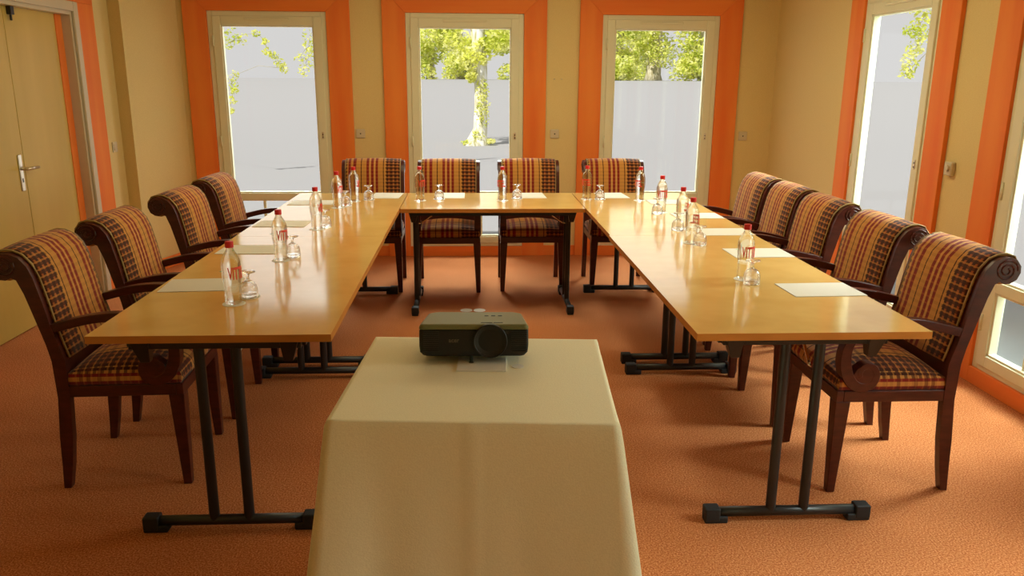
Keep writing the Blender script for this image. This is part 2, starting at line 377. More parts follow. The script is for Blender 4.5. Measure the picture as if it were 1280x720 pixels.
# skirting boards
bm = bmesh.new()
for a, b in segs(-2.50, XR, [(x0-.2, x1+.2) for x0, x1 in WB]):
    if b-a > .02: box(bm, a, b, YB-.016, YB, 0, .095)
struct(obj('baseboard_back', bm, M['trim_x'], bevel=.004), 'orange wooden skirting along the back wall', 'skirting')
bm = bmesh.new()
for a, b in segs(YF, YB-.016, [(x0-.2, x1+.2) for x0, x1 in WR]):
    if b-a > .02: box(bm, XR-.016, XR, a, b, 0, .095)
struct(obj('baseboard_right', bm, M['trim_y'], bevel=.004), 'orange wooden skirting along the right wall', 'skirting')
bm = bmesh.new()
box(bm, XL, XL+.016, YF, DY0-.3, 0, .095); box(bm, XL, XL+.016, 6.39, 6.64, 0, .095)
q = [(-2.668, 6.622), (-2.484, YB-.016), (-2.50, YB-.016), (-2.684, 6.627)]
lo = [bm.verts.new((x, y, 0)) for x, y in q]; hi = [bm.verts.new((x, y, .095)) for x, y in q]
bm.faces.new(lo); bm.faces.new(hi)
for i in range(4): bm.faces.new((lo[i], lo[(i+1) % 4], hi[(i+1) % 4], hi[i]))
struct(obj('baseboard_left', bm, M['trim_y']), 'orange wooden skirting along the left wall and pier', 'skirting')

# ------------------------------------------------------------------ double door on the left wall
d = empty('door_1', (XL, (DY0+DY1)/2, 0)); struct(d, 'beech veneered double door in the left wall, closed', 'door')
def dloc(bm): bmesh.ops.translate(bm, vec=(-XL, -(DY0+DY1)/2, 0), verts=bm.verts); return bm
XD = -2.856; SEAM = 5.315
def leaf(y0, y1): return obj('leaf', dloc(box(bmesh.new(), XD-.04, XD, y0, y1, .006, DZ-.035)), M['door'], d, bevel=.003)
l1 = leaf(SEAM+.002, DY1-.035); l2 = leaf(DY0+.035, SEAM-.002)
bm = bmesh.new()
for y0, y1, z0, z1 in ((DY0, DY0+.035, 0, DZ), (DY1-.035, DY1, 0, DZ), (DY0+.035, DY1-.035, DZ-.035, DZ)): box(bm, XD-.06, XL+.001, y0, y1, z0, z1)
obj('jamb', dloc(bm), M['door_frame'], d)
sp = obj('bounce_strip', dloc(box(bmesh.new(), XD-.002, XD+.006, DY1-.125, DY1-.036, .006, DZ-.036)), M['trim_v'], d, bevel=.002); sp['label'] = 'orange strip standing in for bounced light along the hinge edge'  # orange bounce light and shade at the leaf edge, built as a strip
bm = bmesh.new()
box(bm, XL, XL+.022, DY1-.012, DY1+.055, 0, DZ+.055); box(bm, XL, XL+.022, DY0-.055, DY0+.012, 0, DZ+.055); box(bm, XL, XL+.022, DY0+.012, DY1-.012, DZ-.012, DZ+.055)
obj('casing', dloc(bm), M['door_frame'], d, bevel=.006)
bm = bmesh.new(); box(bm, XD, XD+.008, SEAM-.075, SEAM-.035, .88, 1.11); hp = obj('handle_plate', dloc(bm), M['alu'], d, bevel=.006)
bm = bmesh.new(); tube(bm, [(XD+.008, SEAM-.055, 1.02), (XD+.05, SEAM-.055, 1.02)], .009, 12); tube(bm, [(XD+.05, SEAM-.065, 1.02), (XD+.05, SEAM+.07, 1.02)], .009, 12)
obj('lever', dloc(bm), M['alu'], d, smooth=True)
obj('keyhole', dloc(box(bmesh.new(), XD+.007, XD+.010, SEAM-.059, SEAM-.051, .935, .96)), M['dark'], d)
bm = bmesh.new(); box(bm, XD, XD+.03, SEAM+.04, SEAM+.08, DZ-.085, DZ-.035); tube(bm, [(XD+.015, SEAM+.06, DZ-.085), (XD+.015, SEAM+.06, DZ-.12)], .008, 8)
obj('catch', dloc(bm), M['black_metal'], d, bevel=.003)
o = empty('trim_8', (XL, 0, 0)); struct(o, 'orange wooden surround beside and above the double door', 'door surround')
def ob(y0, y1, z0, z1, m): obj('board', box(bmesh.new(), 0, .018, y0, y1, z0, z1), m, o, bevel=.003)
ob(DY1+.055, DY1+.30, 0, DZ+.055, M['trim_v']); ob(DY0-.30, DY0-.055, 0, DZ+.055, M['trim_v']); ob(DY0-.30, DY1+.30, DZ+.055, DZ+.30, M['trim_y'])

# sockets and switches
def plate(name, loc, rz, label, cat, kind):
    r = empty(name, loc, rz)
    if kind == 'socket':
        obj('plate', box(bmesh.new(), -.04, .04, -.012, 0, -.04, .04), M['plate'], r, bevel=.008)
        bm = bmesh.new(); cyl(bm, (0, -.0125, 0), .022, 'y', .003, 20); obj('recess', bm, M['plate'], r)
        bm = bmesh.new(); cyl(bm, (0, -.015, 0), .006, 'y', .004, 12); obj('contact', bm, M['dark'], r)
    elif kind == 'switch':
        obj('plate', box(bmesh.new(), -.04, .04, -.010, 0, -.04, .04), M['plate'], r, bevel=.006)
        bm = bmesh.new(); prism(bm, [(-.010, -.026), (-.016, -.026), (-.011, .026), (-.010, .026)], -.024, .024); obj('rocker', bm, M['plate'], r)
    else:
        obj('housing', box(bmesh.new(), -.035, .035, -.030, 0, -.04, .04), M['plate'], r, bevel=.008)
        bm = bmesh.new(); cyl(bm, (.008, -.036, .005), .018, 'y', .014, 20); obj('dial', bm, M['door_frame'], r, bevel=.002)
    return tag(r, label, cat)
plate('wall_socket', (-.98, YB, 1.117), 0, 'wall socket between the left and middle windows', 'socket', 'socket')
plate('wall_socket', (.76, YB, 1.12), 0, 'wall socket between the middle and right windows', 'socket', 'socket')
plate('wall_socket', (2.49, YB, 1.106), 0, 'wall socket right of the right back window', 'socket', 'socket')
plate('light_switch', (XL, 6.50, 1.06), PI/2, 'small light switch on left wall between door surround and pier', 'switch', 'switch')
plate('thermostat', (XR, 4.46, 1.112), -PI/2, 'small wall thermostat between the two right windows', 'thermostat', 'dial')
for k, x in enumerate((.75, .815)):
    bm = bmesh.new(); lathe(bm, [(.006, 0), (.006, .003), (.003, .005), (0, .005)], 10); bmesh.ops.rotate(bm, verts=bm.verts, cent=(0, 0, 0), matrix=Matrix.Rotation(PI/2, 3, 'X'))
    s_ = obj('wall_screw', bm, M['alu']); s_.location = (x, YB, 1.60); tag(s_, '%s of two tiny screws in wall between middle and right windows' % ('left', 'right')[k], 'screw')

# ------------------------------------------------------------------ folding tables
ZT = .76
def table(loc, rz, L, W, feet, label, stay=True):
    """length along local y (0..L), width centred on x; feet = list of y positions of the T legs"""
    r = empty('folding_table', loc, rz); tag(r, label, 'table', 'folding tables set in a U')
    bm = box(bmesh.new(), -W/2, W/2, 0, L, ZT-.026, ZT); 
    for f in bm.faces: f.material_index = 0 if abs(f.calc_center_median().z-ZT) < 1e-4 else 1
    obj('tabletop', bm, [M['laminate'], M['edge']], r)
    for s in (-1, 1):
        obj('rail', box(bmesh.new(), s*W*.36-.012, s*W*.36+.012, feet[0], feet[1], ZT-.062, ZT-.027), M['black_metal'], r)
    for k, y in enumerate(feet):
        bm = bmesh.new(); box(bm, -W*.36, W*.36, y-.02, y+.02, ZT-.066, ZT-.027)
        for s in (-1, 1):
            xa, xb = sorted((s*W*.355, s*W*.27)); xc, xd = sorted((s*W*.32, s*W*.28))
            frustum(bm, (xc, xd, y-.014, y+.014), (xa, xb, y-.035, y+.035), ZT-.115, ZT-.027)
        obj('support_beam', bm, M['black_metal'], r, bevel=.003)
        for s in (-1, 1):
            bm = bmesh.new(); tube(bm, [(s*.062, y, .040), (s*.062, y, ZT-.06)], .0185, 14); obj('post', bm, M['black_metal'], r, smooth=False, bevel=.001)
        bm = bmesh.new(); tube(bm, [(-.30, y, .038), (.30, y, .038)], .019, 14)
        fb = obj('foot_bar', bm, M['black_metal'], r, smooth=True)
        for s in (-1, 1):
            bm = bmesh.new(); x0, x1 = sorted((s*.255, s*.312)); box(bm, x0, x1, y-.025, y+.025, .010, .061); x0, x1 = sorted((s*.225, s*.312)); box(bm, x0, x1, y-.023, y+.023, 0, .028)
            obj('foot_cap', bm, M['rubber'], fb, bevel=.006)
        dy = .20 if k == 0 else -.20
        bm = bmesh.new(); tube(bm, [(.04, y+(.022 if k == 0 else -.022), .60), (.045, y+dy*.25, .615), (.05, y+dy*.6, .665), (.052, y+dy, ZT-.04)], .006, 8)
        obj('folding_stay', bm, M['chrome'], r, smooth=True)
    return r
table((-.870, 2.570, 0), 0, 1.745, .802, (.075, 1.615), 'left-hand folding table nearest the camera')
table((-.872, 4.317, 0), 0, 1.724, .800, (.04, 1.635), 'left-hand folding table in the far left corner, by the windows')
table((1.168, 2.537, 0), 0, 1.775, .816, (.09, 1.64), 'right-hand folding table nearest the camera')
table((1.176, 4.314, 0), 0, 1.728, .818, (.04, 1.64), 'right-hand folding table in the far right corner, by the windows')
table((-.468, 5.650, 0), -PI/2, 1.230, .778, (.078, 1.158), 'short folding table closing the far end of the U')

# ------------------------------------------------------------------ armchairs (local: front at -y; d = y + .28)
def D(p): return [(d_-.28, h) for d_, h in p]
POST = D([(.470, 0), (.452, .10), (.437, .217), (.427, .385), (.427, .535), (.444, .60), (.462, .67), (.479, .766), (.500, .86), (.517, .905), (.543, .938), (.573, .953), (.603, .956), (.632, .946), (.650, .922),
          (.652, .897), (.641, .870), (.618, .855), (.597, .853), (.577, .862), (.560, .853), (.540, .80), (.524, .74), (.506, .67), (.488, .60), (.476, .535), (.472, .385), (.486, .217), (.491, .10), (.497, 0)])
FRONT = D([(.418, .540), (.434, .60), (.451, .67), (.468, .766), (.489, .86), (.508, .91), (.538, .946), (.572, .962), (.604, .965), (.637, .954), (.657, .926), (.660, .896), (.648, .864), (.622, .847), (.597, .845)])
REAR = D([(.576, .853), (.556, .845), (.530, .78), (.512, .71), (.495, .64), (.472, .56), (.460, .540)])
def loft(outline, xs, bulge, flip):
    bm = bmesh.new(); uvl = bm.loops.layers.uv.new('UVMap')
    pts = outline; n = len(pts); L = [0]
    for i in range(n): L.append(L[-1] + math.dist(pts[i], pts[(i+1) % n]))
    cx = sum(p[0] for p in pts)/n; cz = sum(p[1] for p in pts)/n
    cols = []
    for x in xs:
        k = bulge*(1-(abs(x)/max(xs))**2.5)
        col = []
        for i, (y, z) in enumerate(pts):
            a = Vector(pts[i-1]); b = Vector(pts[(i+1) % n]); t = (b-a).normalized(); nrm = Vector((-t.y, t.x))
            col.append(bm.verts.new((x, y+nrm.x*k, z+nrm.y*k)))
        cols.append(col)
    sg = -1 if flip else 1
    for j in range(len(xs)-1):
        for i in range(n):
            i2 = (i+1) % n
            f = bm.faces.new((cols[j][i], cols[j+1][i], cols[j+1][i2], cols[j][i2])); f.smooth = True
            for lp, (u, v) in zip(f.loops, ((xs[j], L[i]), (xs[j+1], L[i]), (xs[j+1], L[i+1]), (xs[j], L[i+1]))): lp[uvl].uv = (sg*u, v)
    for col, x in ((cols[0], xs[0]), (cols[-1], xs[-1])):
        f = bm.faces.new(col)
        for lp in f.loops: lp[uvl].uv = (sg*x, lp.vert.co.z)
    return bm
def cushion(x0, x1, y0, y1, z0, z1, crown, flip):
    bm = bmesh.new(); uvl = bm.loops.layers.uv.new('UVMap'); N = 18
    def prof(t):            # 0..1 across -> height factor with soft edge
        e = min(t, 1-t); return 1-(1-min(e/.13, 1))**2.6
    g = []
    for i in range(N+1):
        row = []
        for j in range(N+1):
            u, v = i/N, j/N; u = .5-.5*math.cos(PI*u)*1.0; v = .5-.5*math.cos(PI*v)
            hgt = z0+(z1-z0)*(.78+.22*min(prof(u), prof(v))) + crown*(math.sin(PI*u)*math.sin(PI*v))**.6
            row.append(bm.verts.new((x0+(x1-x0)*u, y0+(y1-y0)*v, hgt)))
        g.append(row)
    sg = -1 if flip else 1
    def setuv(f, side=None):
        f.smooth = True
        for lp in f.loops:
            c = lp.vert.co
            lp[uvl].uv = (sg*c.x, c.y) if side is None else ((sg*c.x, y0-(z1-c.z)) if side == 'y' else (sg*(abs(c.x)+(z1-c.z))*(1 if c.x > 0 else -1), c.y))
    for i in range(N):
        for j in range(N): setuv(bm.faces.new((g[i][j], g[i+1][j], g[i+1][j+1], g[i][j+1])))
    rim = [(g[i][0], 'y') for i in range(N)] + [(g[N][j], 'x') for j in range(N)] + [(g[N-i][N], 'y') for i in range(N)] + [(g[0][N-j], 'x') for j in range(N)]
    bulge_ = []
    for v, s in rim:
        c = v.co; bulge_.append((bm.verts.new((c.x+(.006 if c.x > (x0+x1)/2 else -.006)*(s == 'x'), c.y+(-.006 if c.y < (y0+y1)/2 else .006)*(s == 'y'), z0+(c.z-z0)*.5)), bm.verts.new((c.x, c.y, z0))))
    n = len(rim)
    for i in range(n):
        k = (i+1) % n; s = rim[i][1]
        setuv(bm.faces.new((rim[i][0], rim[k][0], bulge_[k][0], bulge_[i][0])), s); setuv(bm.faces.new((bulge_[i][0], bulge_[k][0], bulge_[k][1], bulge_[i][1])), s)
    bm.faces.new([b[1] for b in bulge_])
    return bm
ARM = bezier_smooth(D([(.468, .660), (.40, .678), (.31, .697), (.21, .703), (.125, .694), (.062, .665), (.028, .615), (.020, .560), (.030, .505), (.058, .460), (.100, .444), (.138, .462), (.148, .500), (.128, .530), (.098, .530), (.082, .508), (.086, .486)]), 3)
def sweep_flat(bm, path, half_w, thick, xc):
    n = len(path); rings = []
    for i, p in enumerate(path):
        a = Vector(path[max(i-1, 0)]); b = Vector(path[min(i+1, n-1)]); t = (b-a).normalized(); nr = Vector((-t.y, t.x))
        th = thick(i/(n-1))/2; hw = half_w(i/(n-1)); P = Vector(p)
        q = [P+nr*th, P-nr*th]
        rings.append([bm.verts.new((xc-hw, q[0].x, q[0].y)), bm.verts.new((xc+hw, q[0].x, q[0].y)), bm.verts.new((xc+hw, q[1].x, q[1].y)), bm.verts.new((xc-hw, q[1].x, q[1].y))])
    for A, B in zip(rings, rings[1:]):
        for k in range(4): bm.faces.new((A[k], A[(k+1) % 4], B[(k+1) % 4], B[k]))
    bm.faces.new(rings[0]); bm.faces.new(rings[-1][::-1]); return bm
def spiral(bm, c, r0, r1, turns, x, rad):
    pts = []
    for k in range(int(turns*16)+1):
        a = 2*PI*k/16; r = r0+(r1-r0)*k/(turns*16); pts.append((x, c[0]+r*math.cos(a), c[1]+r*math.sin(a)))
    tube(bm, pts, rad, 6)
def make_chair(flip):
    r = empty('armchair')
    XW = .248
    fr = bmesh.new()
    XF = .2455; box(fr, -XF, XF, -.279, -.25, .384, .430); box(fr, -XF, XF, .155, .183, .384, .430); box(fr, -XF, -XF+.03, -.25, .155, .384, .430); box(fr, XF-.03, XF, -.25, .155, .384, .430)
    obj('seat_frame', fr, M['wood'], r, bevel=.003)
    for s in (-1, 1):
        bm = bmesh.new(); x0, x1 = sorted((s*XW, s*(XW-.055))); y0, y1 = sorted((s*(XW-.002), s*(XW-.034)))
        frustum(bm, (y0, y1, -.276, -.244), (x0, x1, -.2805, -.222), 0, .386); obj('leg', bm, M['wood'], r, bevel=.003)
    for s in (-1, 1):
        bm = bmesh.new(); xa, xb = sorted((s*XW, s*(XW-.034))); prism(bm, POST, xa, xb)
        spiral(bm, (.597-.28, .905), .044, .008, 2.2, s*XW, .0045); p = obj('rear_leg', bm, M['wood'], r, bevel=.003)
        cy_ = bmesh.new(); sweep_flat(cy_, ARM, lambda t: .024 if t > .45 else .019+.005*t/.45, lambda t: (.034 if t < .6 else .034-.016*(t-.6)/.4)*(1.0+.35*math.exp(-((t-.5)/.12)**2)), s*.226)
        disc = (.104-.28, .487); cyl(cy_, (s*.226, disc[0], disc[1]), .0485, 'x', .046, 28)
        obj('armrest', cy_, M['wood'], r, bevel=.003)
    xs = [-.215+.43*k/12 for k in range(13)]
    bk = obj('backrest', loft(FRONT+REAR, xs, .006, flip), M['plaid'], r)
    for s in (-1, 1):
        bm = bmesh.new(); tube(bm, [(s*.2165, y+.003, z-.001) for y, z in FRONT[:12]], .0042, 6); obj('piping', bm, M['piping'], bk, smooth=True)
    bm = bmesh.new(); box(bm, -.22, .22, .150, .182, .46, .535); obj('lower_rail', bm, M['wood'], r, bevel=.003)
    obj('seat', cushion(-.238, .238, -.272, .150, .4305, .490, .045, flip), M['plaid_seat'], r)
    return r
protoA, protoB = make_chair(False), make_chair(True)
used = {}
def chair(x, y, rz, label, group, flip=False):
    p = protoB if flip else protoA
    o = p if flip not in used else dup(p)
    used[flip] = 1
    o.location = (x, y, 0); o.rotation_euler = (0, 0, rz); tag(o, label, 'chair', group)
G = ['plaid scroll back armchairs along the left tables', 'plaid scroll back armchairs along the far table', 'plaid scroll back armchairs along the right tables']
for (x, y, a), t in zip([(-1.415, 3.225, 2), (-1.40, 3.865, 1), (-1.38, 4.665, -2), (-1.39, 5.375, -1)],
        ['plaid armchair nearest the camera on the left side', 'second plaid armchair from the camera on the left side', 'third plaid armchair from the camera on the left side', 'plaid armchair farthest back on the left side, beside the left window']):
    chair(x, y, PI/2+math.radians(a), t, G[0], True)
for (x, y, a), t in zip([(-.778, 6.26, 1), (-.176, 6.24, 0), (.470, 6.27, 0), (1.168, 6.28, 0)],
        ['leftmost of the four plaid armchairs in front of the back windows', 'plaid armchair left of centre in front of the middle window', 'plaid armchair right of centre in front of the middle window', 'rightmost of the four plaid armchairs in front of the back windows']):
    chair(x, y, math.radians(a), t, G[1])
for (x, y, a), t in zip([(1.685, 3.065, 0), (1.69, 3.69, 1), (1.695, 4.335, 0), (1.715, 4.895, -1), (1.715, 5.43, 0)],
        ['plaid armchair nearest the camera on the right side', 'second plaid armchair from the camera on the right side', 'middle plaid armchair of the five on the right side', 'fourth plaid armchair from the camera on the right side', 'plaid armchair farthest back on the right side']):
    chair(x, y, -PI/2+math.radians(a), t, G[2])

# ------------------------------------------------------------------ tabletop: notepaper, coasters, bottles, glasses
def sheet(w_, h_, label, x, y, rz, group):
    o = obj('sheet_of_paper', box(bmesh.new(), -w_/2, w_/2, -h_/2, h_/2, 0, .0025), M['paper']); o.location = (x, y, ZT); o.rotation_euler = (0, 0, rz); tag(o, label, 'paper', group)
ORD = ['nearest', 'second', 'third', 'fourth', 'fifth']
for k, y in enumerate((3.250, 3.962, 4.703, 5.548)): sheet(.297, .21, '%s white sheet of paper from the camera on left-hand tables' % ORD[k], -1.105+.012*(k % 2), y, math.radians((4, -1, -2, 1)[k]), 'note paper on the tables')
for k, x in enumerate((-.615, -.150, .440, 1.045)): sheet(.21, .285, 'white sheet of paper before the %s chair at the far table' % ('leftmost', 'second', 'third', 'rightmost')[k], x, 5.892, math.radians((-3, 0, 2, 3)[k]), 'note paper on the tables')
for k, y in enumerate((3.107, 3.832, 4.405, 4.962, 5.560)): sheet(.297, .21, '%s white sheet of paper from the camera on right-hand tables' % ORD[k], (1.427, 1.425, 1.425, 1.43, 1.40)[k], y, math.radians((2, 1, 1, 1, 0)[k]), 'note paper on the tables')

BOT = [(0, .0), (.022, .0), (.0295, .004), (.0312, .012), (.0300, .026), (.0312, .032), (.0300, .044), (.0312, .050), (.0300, .062), (.0312, .070), (.0312, .080), (.0330, .092), (.0350, .104), (.0355, .125), (.0358, .145), (.0350, .160), (.0325, .173), (.0275, .186), (.0205, .198), (.0145, .208), (.0132, .218), (0, .218)]
def make_bottle():
    r = empty('water_bottle')
    obj('bottle_body', lathe(bmesh.new(), BOT, 28), M['pet'], r, smooth=True)
    bm = lathe(bmesh.new(), [(0, .216), (.0155, .216), (.0155, .237), (.0145, .239), (0, .239)], 24); obj('cap', bm, M['red'], r, bevel=.001)
    me = text_mesh('VITTEL', .064, .0016); bm = bmesh.new(); bm.from_mesh(me); bpy.data.meshes.remove(me)
    bmesh.ops.triangulate(bm, faces=bm.faces); bmesh.ops.subdivide_edges(bm, edges=[e for e in bm.edges if e.calc_length() > .006], cuts=2)
    for v in bm.verts:
        th = v.co.x*.40/.035 - PI/2; rr = .0358+v.co.z; v.co = (rr*math.cos(th), rr*math.sin(th), v.co.y+.120)
    lt = obj('label_lettering', bm, M['red_ink'], r); lt['label'] = 'red lettering on the bottle'
    bm = bmesh.new()
    for k in range(9):
        t0 = PI/2+.9*(k/8-.5); pass
    pts = [(.0352*math.cos(PI*.62+.05*k), .0352*math.sin(PI*.62+.05*k), .125) for k in range(9)]
    tube(bm, pts, [.0008, .004, .007, .009, .009, .008, .006, .004, .0008], 6, .15); g = obj('label_leaf', bm, M['green_ink'], r); g['label'] = 'green leaf print on the bottle'
    return r
def make_glass():
    r = empty('stemmed_glass')
    # standing upside down: rim on the table, foot in the air
    out = [(.0345, 0), (.0350, .015), (.0342, .032), (.0315, .046), (.0250, .057), (.0140, .064), (.0066, .069), (.0050, .079), (.0075, .089), (.0190, .0945), (.0295, .0975), (.0300, .1005)]
    bm = bmesh.new()
    prof = [(.0330, .0)] + out + [(.012, .1020), (0, .1022)]
    lathe(bm, prof, 28, cap=False)
    lathe(bm, [(.0330, 0), (.0336, .015), (.0328, .032), (.0300, .0455), (.0235, .0560), (.0120, .0625), (0, .0640)], 28, cap=False)
    bmesh.ops.remove_doubles(bm, verts=bm.verts, dist=1e-5)
    b = obj('bowl', bm, M['glass'], r, smooth=True)
    return r
def make_coaster():
    return obj('round_coaster', lathe(bmesh.new(), [(0, 0), (.0425, 0), (.0425, .0012), (0, .0012)], 32), M['paper'])
pb, pg, pc = make_bottle(), make_glass(), make_coaster()
first = {'b': True, 'g': True, 'c': True}
def put(kind, x, y, z, rz, label, cat, group):
    p = {'b': pb, 'g': pg, 'c': pc}[kind]
    o = p if first[kind] else dup(p); first[kind] = False
    o.location = (x, y, z); o.rotation_euler = (0, 0, rz); tag(o, label, cat, group)
ZC0 = ZT+.0012
sets = {'left-hand tables': ([(-.896, 2.960), (-.890, 3.715), (-.872, 4.525), (-.881, 5.320), (-.811, 5.610)], [(-.866, 3.060), (-.850, 3.790), (-.835, 4.590), (-.842, 5.400), (-.722, 5.690)]),
        'far table': ([(-.358, 5.645), (.223, 5.642), (.833, 5.712)], [(-.226, 5.715), (.333, 5.745), (.927, 5.700)]),
        'right-hand tables': ([(1.173, 3.297), (1.158, 4.096), (1.216, 4.520), (1.232, 5.100), (1.204, 5.640)], [(1.178, 3.215), (1.188, 4.035), (1.178, 4.455), (1.192, 5.035), None])}
random.seed(4)
rots = {'left-hand tables': [1.05, 1.0, 1.6, 1.3, 1.9], 'far table': [.9, -.6, -.5], 'right-hand tables': [.35, 1.9, 1.6, .1, -1.0]}
for side, (bs, gs) in sets.items():
    for k, (x, y) in enumerate(bs):
        w_ = (ORD[k]+' water bottle from the camera' if side != 'far table' else ('left', 'middle', 'right')[k]+' water bottle')
        put('c', x, y, ZT, 0, 'round coaster under the %s on the %s' % (w_, side), 'coaster', 'round coasters')
        put('b', x, y, ZC0, rots[side][k], 'red capped %s on the %s' % (w_, side), 'bottle', 'water bottles on the tables')
    for k, q in enumerate(gs):
        if not q: continue
        w_ = (ORD[k]+' upturned glass from the camera' if side != 'far table' else ('left', 'middle', 'right')[k]+' upturned glass')
        if math.dist(q, bs[k]) > .0855: put('c', q[0], q[1], ZT, 0, 'round coaster under the %s on the %s' % (w_, side), 'coaster', 'round coasters'); z = ZC0
        else: z = ZC0
        put('g', q[0], q[1], z, random.uniform(0, 6), '%s on the %s, standing on its rim' % (w_, side), 'glass', 'upturned stemmed glasses')
for k, (x, y) in enumerate(((-.037, 5.477), (.056, 5.474))):
    put('c', x, y, .0005, 0, '%s of two white discs lying on the carpet under far table' % ('left', 'right')[k], 'disc', 'white discs on the carpet')

# ------------------------------------------------------------------ projector stand under a white cloth
def tablecloth():
    HX, HY, ZTOP = .3465, .3215, .80
    bm = bmesh.new(); N = 36
    per = []                                        # perimeter, many points per side, rounded corners
    def side(a, b, n):
        for i in range(n): t = i/n; per.append((a[0]+(b[0]-a[0])*t, a[1]+(b[1]-a[1])*t))
    c = [(-HX, -HY), (HX, -HY), (HX, HY), (-HX, HY)]
    for i in range(4): side(c[i], c[(i+1) % 4], N)
    n = len(per)
    def nrm(i):
        s = i//N; t = (i % N)/N
        base = [(0, -1), (1, 0), (0, 1), (-1, 0)]
        b0 = Vector(base[s]); p = Vector(base[s-1]); q = Vector(base[(s+1) % 4])
        e = .10
        v = b0.copy()
        if t < e: v = v + p*(1-t/e)*.95
        elif t > 1-e: v = v + q*((t-1+e)/e)*.95
        return v, min(t, 1-t)
    rings = []
    levels = [0, .0015, .004, .012, .05, .10, .18, .28, .38, .48, .58, .68, .76, .799]
    random.seed(2)
    for k, dz in enumerate(levels):
        ring = []
        for i, (x, y) in enumerate(per):
            v, e = nrm(i); s = i//N; t = (i % N)/N
            flare = .004*min(dz/.016, 1) + .10*(dz**1.0)*(.55 + .75*math.exp(-(e/.12)**2))
            fk = .3 if s == 0 else 1.0; fold = fk*(dz*.030)*math.sin(t*2*PI*1.5+s*1.3)*math.exp(-((e-.25)/.3)**2) + fk*dz*.016*math.sin(t*2*PI*4+s)
            crease = .005*math.exp(-((t-.497)/.004)**2) if s == 0 else 0
            off = flare+fold+crease
            ring.append(bm.verts.new((x+v.x*off, y+v.y*off, ZTOP-dz)))
        rings.append(ring)
    for A, B in zip(rings, rings[1:]):
        for i in range(n): bm.faces.new((A[i], A[(i+1) % n], B[(i+1) % n], B[i])).smooth = True
    # top as an inner grid-free fan of quads towards a smaller ring
    inner = [bm.verts.new((x*.97, y*.97, ZTOP+.0005)) for x, y in per]
    for i in range(n): bm.faces.new((rings[0][i], inner[i], inner[(i+1) % n], rings[0][(i+1) % n])).smooth = True
    bm.faces.new(inner)
    o = obj('tablecloth', bm, M['cloth']); sl = o.modifiers.new('thick', 'SOLIDIFY'); sl.thickness = .0015; sl.offset = -1
    o.location = (.0225, 2.070, 0); o.rotation_euler = (0, 0, math.radians(-4.0))
    tag(o, 'white cloth draped to the floor over the projector stand in front', 'tablecloth')
tablecloth()
